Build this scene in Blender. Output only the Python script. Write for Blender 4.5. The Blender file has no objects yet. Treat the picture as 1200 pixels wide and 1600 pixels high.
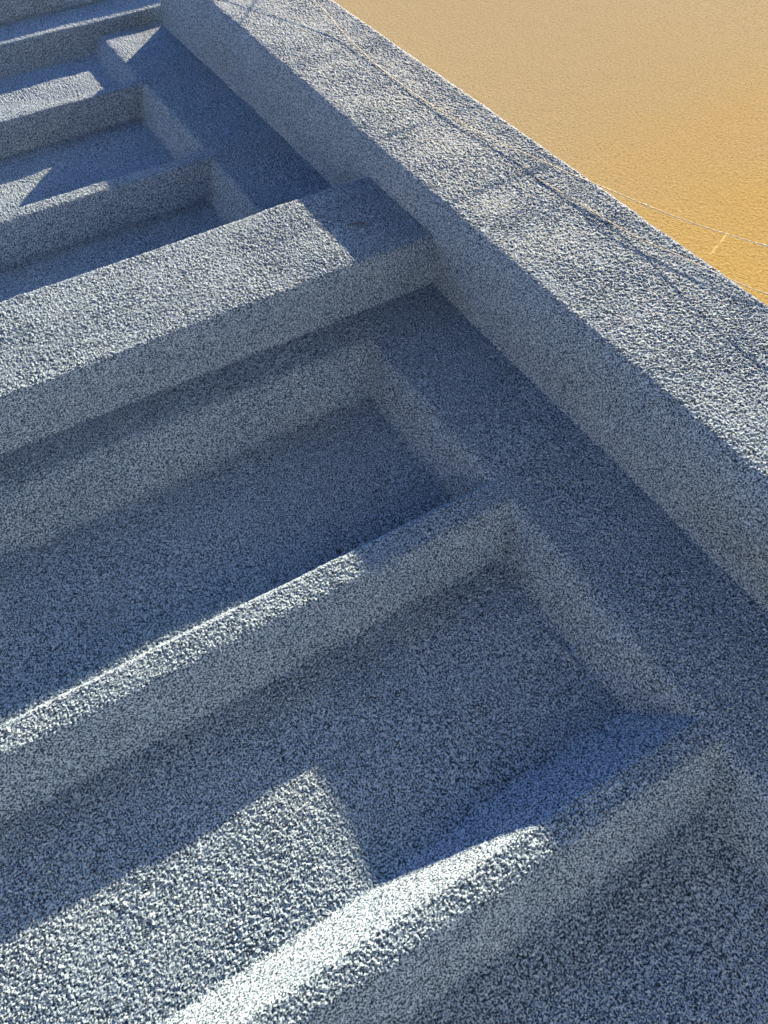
import bpy, math, random
import numpy as np
from mathutils import Matrix, Vector

# ------------------------------------------------------------------ camera
# wall frame: u = right along the wall, v = up the wall, n = out of the wall
# world:      X = u, Y = -n, Z = v     (the wall's leaf plane is Y = 0)
scene = bpy.context.scene
R = np.array([[0.8636747321602422, -0.5030734941291961, -0.03135309446571195],
              [0.4208838124583175, 0.6855496427549801, 0.5940357764723192],
              [-0.27734955099744774, -0.5262497000694263, 0.8038273942447799]])
cam_data = bpy.data.cameras.new("camera")
cam = bpy.data.objects.new("camera", cam_data)
scene.collection.objects.link(cam)
M = Matrix.Identity(4)
for k in range(3):
    ax = R[k]
    w = (ax[0], -ax[2], ax[1])
    for r in range(3):
        M[r][k] = w[r]
M[0][3], M[1][3], M[2][3] = 0.0, -1.0, 0.0
cam.matrix_world = M
cam_data.sensor_fit = 'VERTICAL'
cam_data.sensor_height = 36.0
cam_data.sensor_width = 27.0
cam_data.lens = 1175.55 / 1600 * 36
cam_data.clip_start = 0.01
cam_data.clip_end = 500
scene.camera = cam

# ------------------------------------------------------------------ light
SUN = Vector((3.02, -1.0, 2.96)).normalized()          # towards the sun
world = bpy.data.worlds.new("World")
scene.world = world
world.use_nodes = True
wn, wl = world.node_tree.nodes, world.node_tree.links
wn.clear()
sky = wn.new('ShaderNodeTexSky')
sky.sky_type = 'NISHITA'
sky.sun_disc = False
sky.sun_elevation = math.asin(SUN.z)
sky.sun_rotation = math.atan2(SUN.x, SUN.y)
sky.dust_density = 0.0
sky.ozone_density = 2.0
bg = wn.new('ShaderNodeBackground')
bg.inputs['Strength'].default_value = 0.15
wo = wn.new('ShaderNodeOutputWorld')
wl.new(sky.outputs[0], bg.inputs[0])
wl.new(bg.outputs[0], wo.inputs[0])

sd = bpy.data.lights.new("sun", 'SUN')
sd.energy = 5.0
sd.angle = math.radians(0.5)
sd.color = (1.0, 0.72, 0.395)
sun = bpy.data.objects.new("sun", sd)
scene.collection.objects.link(sun)
sun.rotation_euler = SUN.to_track_quat('Z', 'Y').to_euler()
sun.location = (3, -3, 5)

scene.view_settings.view_transform = 'Standard'
scene.view_settings.look = 'None'
scene.view_settings.gamma = 1
scene.view_settings.exposure = 2.38

# ------------------------------------------------------------------ noise in numpy
rng = np.random.default_rng(7)
N = 64
VOLS = [rng.uniform(-1, 1, (N, N, N)).astype(np.float32) for _ in range(6)]

def vn(P, size, seed):
    """smooth value noise of period `size` metres at the points P (n,3)"""
    V = VOLS[seed % 6].ravel()
    q = P / np.float32(size) + np.float32(17.37 * (seed + 1))
    f = np.floor(q)
    i = f.astype(np.int32)
    t = q - f
    t = t * t * (3 - 2 * t)
    i0 = i & 63
    i1 = (i + 1) & 63
    x0, y0, z0 = i0[:, 0] * 4096, i0[:, 1] * 64, i0[:, 2]
    x1, y1, z1 = i1[:, 0] * 4096, i1[:, 1] * 64, i1[:, 2]
    tx, ty, tz = t[:, 0], t[:, 1], t[:, 2]
    def L(a, b, s): return a + (b - a) * s
    a = L(L(V[x0 + y0 + z0], V[x1 + y0 + z0], tx), L(V[x0 + y1 + z0], V[x1 + y1 + z0], tx), ty)
    b = L(L(V[x0 + y0 + z1], V[x1 + y0 + z1], tx), L(V[x0 + y1 + z1], V[x1 + y1 + z1], tx), ty)
    return L(a, b, tz)

# ------------------------------------------------------------------ materials
def new_mat(name):
    m = bpy.data.materials.new(name)
    m.use_nodes = True
    nt = m.node_tree
    nt.nodes.clear()
    out = nt.nodes.new('ShaderNodeOutputMaterial')
    b = nt.nodes.new('ShaderNodeBsdfPrincipled')
    nt.links.new(b.outputs[0], out.inputs[0])
    return m, nt, b

def nd(nt, kind, **kw):
    n = nt.nodes.new(kind)
    for k, v in kw.items():
        setattr(n, k, v)
    return n

def noise(nt, vec, scale, detail=2.0, rough=0.5, dist=0.0):
    n = nd(nt, 'ShaderNodeTexNoise')
    n.inputs['Scale'].default_value = scale
    n.inputs['Detail'].default_value = detail
    n.inputs['Roughness'].default_value = rough
    n.inputs['Distortion'].default_value = dist
    nt.links.new(vec, n.inputs['Vector'])
    return n.outputs[0]

def ramp(nt, fac, stops):
    r = nd(nt, 'ShaderNodeValToRGB')
    e = r.color_ramp.elements
    while len(e) < len(stops):
        e.new(0.5)
    for el, (p, c) in zip(e, stops):
        el.position = p
        el.color = (*c, 1) if len(c) == 3 else c
    nt.links.new(fac, r.inputs[0])
    return r.outputs[0]

def mix(nt, fac, a, b, mode='MIX'):
    m = nd(nt, 'ShaderNodeMix', data_type='RGBA', blend_type=mode)
    for s, v in ((m.inputs[0], fac), (m.inputs[6], a), (m.inputs[7], b)):
        if isinstance(v, (int, float)):
            s.default_value = v
        elif isinstance(v, tuple):
            s.default_value = (*v, 1)
        else:
            nt.links.new(v, s)
    return m.outputs[2]

def roughcast_material():
    m, nt, b = new_mat("grey_roughcast")
    co = nd(nt, 'ShaderNodeTexCoord').outputs['Object']
    grain = noise(nt, co, 390, 2.0, 0.75)
    base = ramp(nt, grain, [(0.0, (0.010, 0.016, 0.028)), (0.44, (0.020, 0.034, 0.060)),
                            (0.51, (0.165, 0.262, 0.395)), (0.62, (0.35, 0.46, 0.62)), (1.0, (0.50, 0.60, 0.72))])
    patch = noise(nt, co, 9, 4.0, 0.6)
    tint = ramp(nt, patch, [(0.3, (0.86, 0.90, 0.96)), (0.7, (1.0, 1.0, 1.0))])
    col = mix(nt, 1.0, base, tint, 'MULTIPLY')
    # brownish rust/dirt, stored on the mesh as a mask of its own shape
    at = nd(nt, 'ShaderNodeAttribute', attribute_name='stain')
    st = nd(nt, 'ShaderNodeMath', operation='MULTIPLY')
    nt.links.new(at.outputs['Fac'], st.inputs[0])
    nt.links.new(ramp(nt, noise(nt, co, 60, 3, 0.7), [(0.3, (0.3,) * 3), (0.6, (1,) * 3)]), st.inputs[1])
    col = mix(nt, st.outputs[0], col, mix(nt, 1.0, col, (0.74, 0.62, 0.44), 'MULTIPLY'))
    nt.links.new(col, b.inputs['Base Color'])
    b.inputs['Roughness'].default_value = 0.85
    b.inputs['Specular IOR Level'].default_value = 0.1
    bm = nd(nt, 'ShaderNodeBump')
    bm.inputs['Strength'].default_value = 0.9
    bm.inputs['Distance'].default_value = 0.0006
    nt.links.new(noise(nt, co, 450, 2.5, 0.6), bm.inputs['Height'])
    nt.links.new(bm.outputs[0], b.inputs['Normal'])
    return m

def ray_point(x, y, z):
    """point at height z over the leaf along the sight line of photo pixel x, y"""
    f = 1175.5453
    d = R.T @ np.array([(x - 600) / f, -(y - 800) / f, -1.0])
    k = (z - 1) / d[2]
    return np.array([d[0] * k, d[1] * k, z])
OZ = -0.03
SCR = [(q[0], -q[2], q[1]) for q in (ray_point(1137, 364, OZ), ray_point(1108, 400, OZ))]

def ochre_material():
    m, nt, b = new_mat("ochre_render")
    co = nd(nt, 'ShaderNodeTexCoord').outputs['Object']
    big = noise(nt, co, 1.6, 4.0, 0.55)
    sep = nd(nt, 'ShaderNodeSeparateXYZ')
    nt.links.new(co, sep.inputs[0])
    # paler colour high up, richer low down
    mr = nd(nt, 'ShaderNodeMapRange')
    mr.inputs['From Min'].default_value = 0.6
    mr.inputs['From Max'].default_value = 2.6
    nt.links.new(sep.outputs['Z'], mr.inputs['Value'])
    ad = nd(nt, 'ShaderNodeMath', operation='MULTIPLY_ADD')
    nt.links.new(big, ad.inputs[0])
    ad.inputs[1].default_value = 0.6
    nt.links.new(mr.outputs[0], ad.inputs[2])
    base = ramp(nt, ad.outputs[0], [(0.15, (0.32, 0.235, 0.075)), (0.45, (0.30, 0.238, 0.115)), (0.75, (0.275, 0.238, 0.155)), (1.0, (0.27, 0.24, 0.172))])
    fine = ramp(nt, noise(nt, co, 170, 3.0, 0.65), [(0.30, (0.50, 0.42, 0.32)), (0.43, (0.90, 0.89, 0.86)), (0.55, (1.0, 1.0, 1.0)), (0.75, (1.12, 1.12, 1.1))])
    col = mix(nt, 1.0, base, fine, 'MULTIPLY')
    pits = nd(nt, 'ShaderNodeTexVoronoi')
    pits.inputs['Scale'].default_value = 55
    nt.links.new(co, pits.inputs['Vector'])
    pm = ramp(nt, pits.outputs['Distance'], [(0.05, (0.45, 0.36, 0.28)), (0.13, (1, 1, 1))])
    col = mix(nt, ramp(nt, noise(nt, co, 22, 2), [(0.45, (0,) * 3), (0.62, (0.8,) * 3)]), col, mix(nt, 1.0, col, pm, 'MULTIPLY'))
    # a chalky scratch across the render
    p0, p1 = Vector(SCR[0]), Vector(SCR[1])
    ax = (p1 - p0).normalized()
    sub = nd(nt, 'ShaderNodeVectorMath', operation='SUBTRACT')
    nt.links.new(co, sub.inputs[0]); sub.inputs[1].default_value = p0
    def dot(vec):
        n = nd(nt, 'ShaderNodeVectorMath', operation='DOT_PRODUCT')
        nt.links.new(sub.outputs[0], n.inputs[0]); n.inputs[1].default_value = vec
        return n.outputs['Value']
    def m2(op, x, y):
        n = nd(nt, 'ShaderNodeMath', operation=op)
        for k, q in enumerate((x, y)):
            if isinstance(q, (int, float)): n.inputs[k].default_value = q
            else: nt.links.new(q, n.inputs[k])
        return n.outputs[0]
    along = dot(ax)
    across = m2('ABSOLUTE', m2('ADD', dot(Vector((-ax.z, 0, ax.x))), m2('MULTIPLY', m2('SUBTRACT', noise(nt, co, 40, 2), 0.5), 0.006)), 0)
    inside = m2('MULTIPLY', m2('GREATER_THAN', along, 0.0), m2('LESS_THAN', along, (p1 - p0).length))
    sc = m2('MULTIPLY', inside, m2('LESS_THAN', across, 0.0024))
    sc = m2('MULTIPLY', sc, m2('GREATER_THAN', noise(nt, co, 220, 2), 0.42))
    col = mix(nt, sc, col, (0.44, 0.34, 0.17))
    nt.links.new(col, b.inputs['Base Color'])
    b.inputs['Roughness'].default_value = 1.0
    b.inputs['Specular IOR Level'].default_value = 0.0
    bm = nd(nt, 'ShaderNodeBump')
    bm.inputs['Strength'].default_value = 1.0
    bm.inputs['Distance'].default_value = 0.0014
    nt.links.new(noise(nt, co, 150, 2.5, 0.55), bm.inputs['Height'])
    nt.links.new(bm.outputs[0], b.inputs['Normal'])
    return m

def simple_material(name, c1, c2, scale, rough=0.8, bump=0.0):
    m, nt, b = new_mat(name)
    co = nd(nt, 'ShaderNodeTexCoord').outputs['Object']
    nt.links.new(ramp(nt, noise(nt, co, scale, 4), [(0.3, c1), (0.7, c2)]), b.inputs['Base Color'])
    b.inputs['Roughness'].default_value = rough
    if bump:
        bm = nd(nt, 'ShaderNodeBump')
        bm.inputs['Distance'].default_value = bump
        nt.links.new(noise(nt, co, scale * 3, 3), bm.inputs['Height'])
        nt.links.new(bm.outputs[0], b.inputs['Normal'])
    return m

MAT_GREY = roughcast_material()
MAT_OCHRE = ochre_material()
MAT_CORD = simple_material("pale_cord", (0.26, 0.26, 0.24), (0.50, 0.49, 0.45), 900, 0.7)
#MAT_SCRATCH = simple_material("pale_scratch", (0.70, 0.58, 0.34), (0.80, 0.70, 0.48), 200, 0.8)
MAT_GROUND = simple_material("pale_bounce_paving", (0.35, 0.38, 0.43), (0.43, 0.46, 0.51), 5, 0.9, 0.003)

# ------------------------------------------------------------------ object helpers
col = scene.collection
def thing(name, label, cat, loc=(0, 0, 0)):
    o = bpy.data.objects.new(name, None)
    col.objects.link(o)
    o.location = loc
    o['label'] = label
    o['category'] = cat
    return o

def mesh_obj(name, verts, faces, mat, parent=None, smooth=True):
    """verts (n,3) and quads (m,4) as numpy arrays"""
    me = bpy.data.meshes.new(name)
    verts = np.ascontiguousarray(verts, np.float32)
    faces = np.ascontiguousarray(faces, np.int32)
    me.vertices.add(len(verts))
    me.vertices.foreach_set('co', verts.ravel())
    me.loops.add(faces.size)
    me.loops.foreach_set('vertex_index', faces.ravel())
    me.polygons.add(len(faces))
    me.polygons.foreach_set('loop_start', np.arange(0, faces.size, 4, dtype=np.int32))
    me.update(calc_edges=True)
    me.polygons.foreach_set('use_smooth', np.full(len(faces), smooth))
    me.materials.append(mat)
    o = bpy.data.objects.new(name, me)
    col.objects.link(o)
    if parent:
        o.parent = parent
    return o

# ------------------------------------------------------------------ the relief wall
H, HB, D = 0.168, 0.0996, 0.071
U_BASE, U_IN, U_OUT = 0.737, 0.758, 1.065      # frame post: foot of reveal, arris, outer arris
U_ST, U_PF = 0.536, 0.487                      # stile arris, foot of the panel's side
V_LINT, V_TOP, V_STEP = 2.80, 3.62, 3.03
# panels: (v of lower arris, v of upper arris)
PANELS = [(-0.92, -0.43), (-0.375, 0.0906), (0.130, 0.563), (0.615, 1.036),
          (1.48, 1.862), (1.912, 2.392), (2.430, 2.83)]
BARS = [(1.135, 1.422)]                        # raised cross rail
U_LEFT = -2.1
MIR = -0.50                                    # the leaf is symmetric about this u

def sp(x, e):
    return e * np.logaddexp(0, x / e)
def rise(x, x0, w, e=0.003):
    """0 before x0, 1 after x0+w, with rounded arrises"""
    return (sp(x - x0, e) - sp(x - x0 - w, e)) / w
def smin(a, b, k):
    return -k * np.logaddexp(-a / k, -b / k)
def smax(a, b, k):
    return k * np.logaddexp(a / k, b / k)

def axis_lines(lo, hi, spacing, steep):
    """grid lines whose density follows spacing(x) plus extra lines on steep sides"""
    x = np.linspace(lo, hi, 400001)
    rho = 1.0 / spacing(x)
    for c, half, n in steep:
        g = np.exp(-((x - c) / half) ** 4)
        rho = rho + g * n / (g.sum() * (x[1] - x[0]))
    cum = np.concatenate([[0], np.cumsum((rho[1:] + rho[:-1]) / 2 * np.diff(x))])
    n = int(cum[-1])
    return np.interp(np.linspace(0, cum[-1], n + 1), cum, x)

DENS = 1.0
def us(x):
    s = np.where((x > -0.50) & (x < 1.09), 0.0012, 0.010)
    return s / DENS
def vs(x):
    s = 0.00102 * (1 + 0.5 * x * x)
    s = np.minimum(s, 0.0055)
    s = np.where((x < -0.34) | (x > 3.32), 0.012, s)
    return s / DENS
u = axis_lines(U_LEFT, 1.12, us, [((U_BASE + U_IN) / 2, 0.014, 90), ((U_ST + U_PF) / 2, 0.03, 30),
                                  (U_OUT + 0.006, 0.008, 25)])
steep_v = [(BARS[0][0] - 0.001, 0.007, 60), (BARS[0][1] + 0.003, 0.007, 12)]
for a, b_ in PANELS[1:]:
    steep_v += [(b_ - 0.02, 0.03, 26), (a + 0.02, 0.03, 12)]
v = axis_lines(-1.5, V_TOP + 0.04, vs, steep_v)
nu, nv = len(u), len(v)
UU, VV = np.meshgrid(u.astype(np.float32), v.astype(np.float32))      # [j (v), i (u)]
sh = UU.shape
flat = np.stack([UU.ravel(), VV.ravel(), np.zeros(UU.size, np.float32)], 1)
# hand-made irregularity of every arris
wu = (vn(flat, 0.22, 0) * 0.0028 + vn(flat, 0.05, 1) * 0.0013).reshape(sh)
wv = (vn(flat, 0.27, 2) * 0.0022 + vn(flat, 0.06, 3) * 0.0015).reshape(sh)
a = UU + wu
b = VV + wv
am = np.where(a < MIR, 2 * MIR - a, a)         # mirrored left half

leaf = -0.020 * np.clip((b - 1.9) / 0.85, 0, 1)                        # leaf plane leans back a touch at the top
side = rise(-am, -U_ST, U_ST - U_PF, 0.0035)                            # 1 inside the panel
Z = leaf.copy()
for k, (lo, hi) in enumerate(PANELS):
    bev = (0.039 if k == 3 else 0.056) if k != 2 else 0.056 + 0.016 / (1 + np.exp(-(am - 0.22) / 0.05))
    top_b = 0.078 if k == 3 else 0.046
    depth = D
    e = 0.0045
    if k == 3:
        depth = 0.066
    if k == 6:
        depth, e = 0.036, 0.003
    s1 = rise(b, lo, bev, 0.0018)
    s2 = rise(-b, -hi, top_b, 0.006 if k == 3 else 0.003)
    m = np.minimum(s1, s2)
    m = np.clip(smin(m, side, 0.03), 0, 1)
    Z -= depth * m
for lo, hi in BARS:
    bar = HB * np.minimum(rise(b, lo - 0.006, 0.007, 0.0025), rise(-b, -hi - 0.006, 0.007, 0.0025))
    crown = 0.001 * np.sin(np.clip((b - lo) / (hi - lo), 0, 1) * math.pi)
    Z = np.where(bar > 1e-4, smax(Z, bar + crown * (bar > HB * 0.8) - 0.02 * (bar < 0.004), 0.003), Z)
# lintel and the step above it
lint = -0.06 + (0.010 + 0.06) * rise(b, V_LINT - 0.005, 0.055, 0.003) + 0.062 * rise(b, V_STEP, 0.02, 0.004)
lint = np.where(b > V_LINT - 0.05, lint, -0.2)
Z = np.maximum(Z, lint)
# frame post, which stops at the lintel
post = -0.09 + (H + 0.09) * np.minimum(rise(am, U_BASE - 0.010, 0.031, 0.004), rise(-b, -2.79, 0.03, 0.004))
Z = smax(Z, post, 0.0045)
# long soft undulations of the post's face and a slight hollow near its outer arris
on_post = rise(am, U_IN, 0.03, 0.01)
Q = np.stack([(a + 0.25 * 0).ravel() , (b * 0.33).ravel(), np.zeros(a.size)], 1).astype(np.float32)
und = vn(Q, 0.09, 4).reshape(sh)
und2 = vn(flat, 0.11, 5).reshape(sh)
Z += on_post * (0.0010 * und + 0.0007 * und2)
Z += (1 - on_post) * 0.0022 * und2
Z += on_post * 0.0030 * np.exp(-((am - 1.06) / 0.03) ** 2)
# outer side of the wall piece returns into the ochre wall
outer = rise(am, U_OUT, 0.010, 0.003)
Z = Z * (1 - outer) - 0.06 * outer
tope = rise(b, V_TOP, 0.02, 0.004)
Z = Z * (1 - tope) - 0.06 * tope

P = np.stack([UU, VV, Z.astype(np.float32)], 2)
# little accidents in the coat: drips, lumps and scars (u, v, length along u, along v, height)
def blob(cu, cv, ru, rv, h, ang=0.0):
    du, dv = UU - cu, VV - cv
    c, s = math.cos(ang), math.sin(ang)
    x, y = (du * c + dv * s) / ru, (-du * s + dv * c) / rv
    P[..., 2] += (h * np.exp(-(x * x + y * y))).astype(np.float32)
def uv_at(x, y, z):
    q = ray_point(x, y, z)
    return float(q[0]), float(q[1])
BLOBS = [(*uv_at(530, 863, -0.07), 0.006, 0.007, -0.008), (*uv_at(953, 1140, -0.05), 0.004, 0.008, -0.008),
         (*uv_at(612, 1022, -0.07), 0.005, 0.005, 0.0045), (*uv_at(600, 772, -0.07), 0.006, 0.005, 0.004),
         (0.470, 0.330, 0.004, 0.030, 0.007, 0.15),
         (0.494, 0.312, 0.014, 0.005, 0.007, -0.3)]
for B_ in BLOBS:
    blob(*B_)
rr = random.Random(5)
for _ in range(46):
    blob(rr.uniform(-0.3, 0.72), rr.uniform(0.0, 1.1), rr.uniform(.002, .004), rr.uniform(.002, .004), rr.uniform(.002, .0035))

# normals of the smooth form, then the roughcast grain pushed out along them
du = np.gradient(P, axis=1)
dv = np.gradient(P, axis=0)
nrm = np.cross(du, dv)
nrm /= np.linalg.norm(nrm, axis=2, keepdims=True) + 1e-12
F = P.reshape(-1, 3)
g = np.abs(vn(F, 0.0047, 0))                   # rounded grains with narrow gaps
g1 = np.abs(vn(F, 0.0033, 4))
g2 = vn(F, 0.0023, 1)
g3 = vn(F, 0.014, 2)
amp = 1.0 + 0.4 * vn(F, 0.08, 3)
h = (0.0016 * g + 0.0015 * g1 + 0.0009 * g2 + 0.0003 * g3 - 0.0011) * amp
F = F + nrm.reshape(-1, 3) * h[:, None].astype(np.float32)
G3 = F.reshape(sh[0], sh[1], 3)

# dirt: brown-stained band low on the post's reveal and at the lintel's end
ta = UU.ravel()
tv = VV.ravel()
tz = P[..., 2].ravel()
band = np.exp(-((tz - 0.055) / 0.04) ** 2) * ((ta > U_BASE - 0.012) & (ta < U_IN + 0.004))
band *= np.clip(0.1 + 0.6 * vn(flat, 0.2, 3), 0, 1)
band2 = np.exp(-(((ta - 0.70) / 0.09) ** 2 + ((tv - 2.80) / 0.05) ** 2)) * (tz < 0.2) * 1.2
band3 = np.exp(-(((ta - 0.735) / 0.03) ** 2 + ((tv - 1.46) / 0.06) ** 2)) * 1.2
stain = np.clip(band + 0.7 * band2, 0, 1).astype(np.float32)

wall = thing('panelled_wall', 'blue-grey roughcast wall relief with sunken panels, raised cross rail and broad frame post', 'wall', (0.9, 0, -1.5))
OFF = np.array([wall.location.x, wall.location.y, wall.location.z], np.float32)

def region(name, u0, u1, v0, v1, label=None):
    """the part of the relief between two u and two v lines"""
    i0, i1 = np.searchsorted(u, u0), min(np.searchsorted(u, u1), nu - 1)
    j0, j1 = np.searchsorted(v, v0), min(np.searchsorted(v, v1), nv - 1)
    sub = G3[j0:j1 + 1, i0:i1 + 1]
    n, m = sub.shape[:2]
    if n < 2 or m < 2:
        return None
    pts = sub.reshape(-1, 3)
    world_pts = np.stack([pts[:, 0], -pts[:, 2], pts[:, 1]], 1) - OFF
    idx = np.arange(n * m, dtype=np.int32).reshape(n, m)
    q = np.stack([idx[:-1, :-1], idx[:-1, 1:], idx[1:, 1:], idx[1:, :-1]], 2).reshape(-1, 4)
    o = mesh_obj(name, world_pts, q, MAT_GREY, wall)
    at = o.data.attributes.new('stain', 'FLOAT', 'POINT')
    at.data.foreach_set('value', np.ascontiguousarray(stain.reshape(sh)[j0:j1 + 1, i0:i1 + 1].ravel()))
    if label:
        o['label'] = label
    return o

UB = U_BASE - 0.012
LB, LS = 2 * MIR - UB, 2 * MIR - (U_ST + 0.004)
US = U_ST + 0.004
VL = V_LINT - 0.02
E0, E1 = -1.5, V_TOP + 0.05
region('frame_post', UB, 1.2, E0, VL)
region('frame_post', -9, LB, E0, VL)
region('lintel', -9, 1.2, VL, V_STEP)
region('lintel_step', -9, 1.2, V_STEP, E1)
B0, B1 = BARS[0][0] - 0.008, BARS[0][1] + 0.008
region('cross_rail', LB, UB, B0, B1)
for (s0, s1) in ((US, UB), (LB, LS)):
    region('stile', s0, s1, E0, B0)
    region('stile', s0, s1, B1, VL)
segs, prev = [], E0
for lo, hi in PANELS:
    lo_, hi_ = lo - 0.006, min(hi + 0.006, VL)
    for (x0, x1) in ((prev, lo_),):
        if x0 < B0 and x1 > B1:
            segs += [('divider', x0, B0), ('divider', B1, x1)]
        else:
            segs.append(('divider', x0, x1))
    segs.append(('sunken_panel', lo_, hi_))
    prev = hi_
if prev < VL - 0.002:
    segs.append(('divider', prev, VL))
for nm, x0, x1 in segs:
    if np.searchsorted(v, x1) > np.searchsorted(v, x0):
        region(nm, LS, US, x0, x1)

# ------------------------------------------------------------------ ochre wall beside and above it
def grid_patch(u0, u1, v0, v1, n, m, z0):
    gu, gv = np.meshgrid(np.linspace(u0, u1, n), np.linspace(v0, v1, m))
    pp = np.stack([gu.ravel(), gv.ravel(), np.zeros(gu.size)], 1).astype(np.float32)
    zz = z0 + 0.0012 * vn(pp, 0.6, 1) + 0.0002 * vn(pp, 0.05, 3)
    idx = np.arange(n * m).reshape(m, n)
    q = np.stack([idx[:-1, :-1], idx[:-1, 1:], idx[1:, 1:], idx[1:, :-1]], 2).reshape(-1, 4)
    return np.stack([gu.ravel(), -zz, gv.ravel()], 1), q
def bounce_wing():  # added unseen surface that throws sunlight onto the left-facing sides
    gy, gz = np.meshgrid(np.linspace(0.03, -0.85, 30), np.linspace(-1.5, 4.4, 50))
    pp = np.stack([gy.ravel(), gz.ravel(), np.zeros(gy.size)], 1).astype(np.float32)
    xx = -2.25 + 0.006 * vn(pp, 0.6, 1)
    idx = np.arange(gy.size).reshape(gy.shape)
    q = np.stack([idx[:-1, :-1], idx[:-1, 1:], idx[1:, 1:], idx[1:, :-1]], 2).reshape(-1, 4)
    return np.stack([xx, gy.ravel(), gz.ravel()], 1), q
vs_, fs_, c0 = [], [], 0
for args in ((1.06, 4.0, -1.5, 4.4, 320, 620), (-2.30, -2.04, -1.5, 4.4, 60, 120), (-2.04, 1.06, V_TOP + 0.005, 4.4, 60, 20)):
    pv, pf_ = grid_patch(*args, OZ)
    vs_.append(pv); fs_.append(pf_ + c0); c0 += len(pv)
ochre = mesh_obj('rendered_wall', np.concatenate(vs_), np.concatenate(fs_), MAT_OCHRE)
ochre['label'] = 'smooth ochre yellow rendered wall in full sun beside the grey relief'
ochre['category'] = 'wall'

# ------------------------------------------------------------------ cords
def over_surface(x, y, hh):
    """point hh above the coat on the sight line of photo pixel x, y"""
    z = H
    for _ in range(6):
        q = ray_point(x, y, z)
        if q[0] > U_OUT:
            z = H + hh
        else:
            i, j = min(np.searchsorted(u, q[0]), nu - 1), min(np.searchsorted(v, q[1]), nv - 1)
            z = float(Z[j, i]) + hh
    return ray_point(x, y, z)

def cord(name, pts, radius, label):
    """a twisted cord through points (u, v, z); a real tube with a little wobble and knots"""
    pts = np.array(pts, float)
    # Catmull-Rom resample
    out = []
    for i in range(len(pts) - 1):
        p0, p1, p2, p3 = pts[max(i - 1, 0)], pts[i], pts[i + 1], pts[min(i + 2, len(pts) - 1)]
        n = max(2, int(np.linalg.norm(p2 - p1) / 0.006))
        for t in np.arange(n) / n:
            out.append(0.5 * ((2 * p1) + (-p0 + p2) * t + (2 * p0 - 5 * p1 + 4 * p2 - p3) * t * t + (-p0 + 3 * p1 - 3 * p2 + p3) * t ** 3))
    out.append(pts[-1])
    c = np.array(out)
    r2 = random.Random(3)
    K = 8
    vv, ff = [], []
    for i, p in enumerate(c):
        t = c[min(i + 1, len(c) - 1)] - c[max(i - 1, 0)]
        t /= np.linalg.norm(t)
        s = np.cross(t, [0, 0, 1.0]); s /= np.linalg.norm(s)
        w = np.cross(s, t)
        knot = 1.0 + (0.9 if (i % 37) == 11 else 0)
        for k in range(K):
            an = 2 * math.pi * k / K + i * 0.9
            rr_ = radius * knot * (1 + 0.16 * math.cos(2 * (an + i * 0.8)))
            q = p + rr_ * (math.cos(an - i * 0.9) * s + math.sin(an - i * 0.9) * w)
            vv.append((q[0], -q[2], q[1]))
        if i:
            a0, b0 = (i - 1) * K, i * K
            for k in range(K):
                ff.append((a0 + k, a0 + (k + 1) % K, b0 + (k + 1) % K, b0 + k))
    o = mesh_obj(name, np.array(vv), np.array(ff), MAT_CORD)
    o['label'] = label
    o['category'] = 'cord'
    if name == 'cord':
        o['group'] = 'pale cords on the frame post'
    return o

S1 = [(490, 0, 0.024), (530, 44, 0.010), (565, 80, 0.0045), (600, 111, 0.0022), (650, 148, 0.0022), (700, 180, 0.004), (760, 212, 0.0055),
      (830, 244, 0.010), (900, 275, 0.016), (960, 300, 0.022), (1040, 333, 0.027), (1120, 361, 0.030), (1200, 385, 0.032), (1330, 422, 0.027)]
up = [np.array([0.95, 3.2, 0.30]), np.array([0.98, 2.75, 0.25])]
cord('cord', up + [over_surface(*q) for q in S1], 0.0009, 'upper pale twisted cord along the grey frame post, leaving it over the ochre wall')
S2 = [(838, 277, 0.002), (880, 303, 0.0022), (920, 327, 0.0022), (960, 351, 0.0025), (1000, 373, 0.006), (1060, 399, 0.016), (1117, 426, 0.024), (1170, 449, 0.030),
      (1200, 460, 0.032), (1300, 495, 0.032)]
cord('cord', [over_surface(*q) for q in S2], 0.0008, 'lower pale cord crossing the outer edge of the grey frame post at the right')

TWIG = simple_material("dark_twig", (0.03, 0.025, 0.02), (0.07, 0.055, 0.04), 300, 0.8)
tw = cord('twig', [over_surface(*q) for q in ((543, 352, 0.002), (549, 349, 0.003), (556, 350, 0.0025), (562, 347, 0.0035), (570, 350, 0.002))],
          0.0012, 'tiny dark crooked twig caught on the shaded end of the cross rail')
tw.data.materials[0] = TWIG
tw['category'] = 'twig'

# loose end of a cable hanging clear of the wall above the picture; only its shadow shows on the post
kx, ky = SUN.x / -SUN.y, SUN.z / -SUN.y
def caster(uu, vv_, hh):
    return np.array([uu + kx * hh, vv_ + ky * hh, H + hh])
cord('cable', [caster(0.735, 2.108, 0.30), caster(0.80, 2.183, 0.31), caster(0.88, 2.276, 0.33), caster(1.05, 2.47, 0.38), caster(1.4, 2.9, 0.42), caster(1.9, 3.6, 0.2)],
     0.0028, 'loose end of a thicker cable hanging clear of the wall above the frame post')

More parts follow.
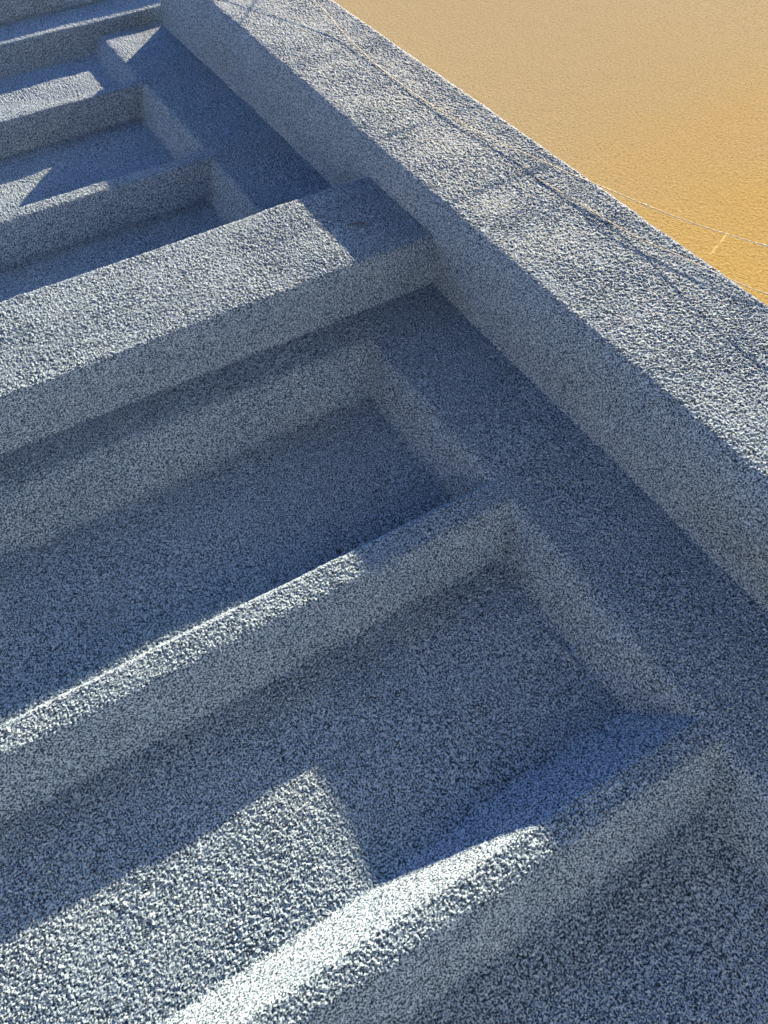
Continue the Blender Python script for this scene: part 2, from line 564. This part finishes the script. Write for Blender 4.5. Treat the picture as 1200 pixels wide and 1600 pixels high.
# added out of view: pale wing to bounce sunlight, dark house to block sky
pv, pf_ = bounce_wing()
wing = mesh_obj('bounce_wing_wall', pv, pf_, simple_material("cream_render", (0.52, 0.51, 0.48), (0.62, 0.60, 0.56), 4, 0.9, 0.002))
wing['label'] = 'unseen cream wing added at right angles left of the grey relief to bounce sunlight'
wing['category'] = 'wall'
def box_faces(x0, x1, y0, y1, z0, z1, base):
    c = [(x, y, z) for z in (z0, z1) for (x, y) in ((x0, y0), (x1, y0), (x1, y1), (x0, y1))]
    f = [(0, 3, 2, 1), (4, 5, 6, 7), (0, 1, 5, 4), (1, 2, 6, 5), (2, 3, 7, 6), (3, 0, 4, 7)]
    return c, [tuple(i + base for i in q) for q in f]
house = thing('sky_block_house', 'unseen dark house added across from the grey relief to block sky and shade the ground', 'house', (0, -4.1, -1.5))  # invented block: cuts low sky light and shades the farther ground
c_, f_ = box_faces(-14, 8, -6, 0, 0, 7.2, 0)
mesh_obj('facade', np.array(c_, float), np.array(f_), simple_material("dark_render", (0.05, 0.05, 0.055), (0.07, 0.07, 0.075), 3), house, False)
c_, f_ = box_faces(-14.4, 8.4, -6.4, 0.25, 7.21, 7.4, 0)
mesh_obj('roof', np.array(c_, float), np.array(f_), simple_material("roof_tile", (0.14, 0.07, 0.05), (0.2, 0.1, 0.07), 3), house, False)
MAT_WIN = simple_material("dark_glass", (0.02, 0.025, 0.03), (0.03, 0.035, 0.04), 2, 0.1)
for wx in range(-12, 8, 4):
    for wz in (0.9, 3.1):
        c_, f_ = box_faces(wx - 0.55, wx + 0.55, 0.003, 0.05, wz, wz + 1.5, 0)
        mesh_obj('window', np.array(c_, float), np.array(f_), MAT_WIN, house, False)

# ------------------------------------------------------------------ ground
gv = np.array([(-60, -60, -1.5), (60, -60, -1.5), (60, 0.5, -1.5), (-60, 0.5, -1.5)])
gd = mesh_obj('ground', gv, np.array([(0, 1, 2, 3)]), MAT_GROUND, smooth=False)  # unseen pale paving, added to bounce sun onto the undersides
gd['kind'] = 'structure'
gd['label'] = 'unseen pale paved ground added in front of the wall for bounced light'
print('grid', nu, nv, nu * nv)
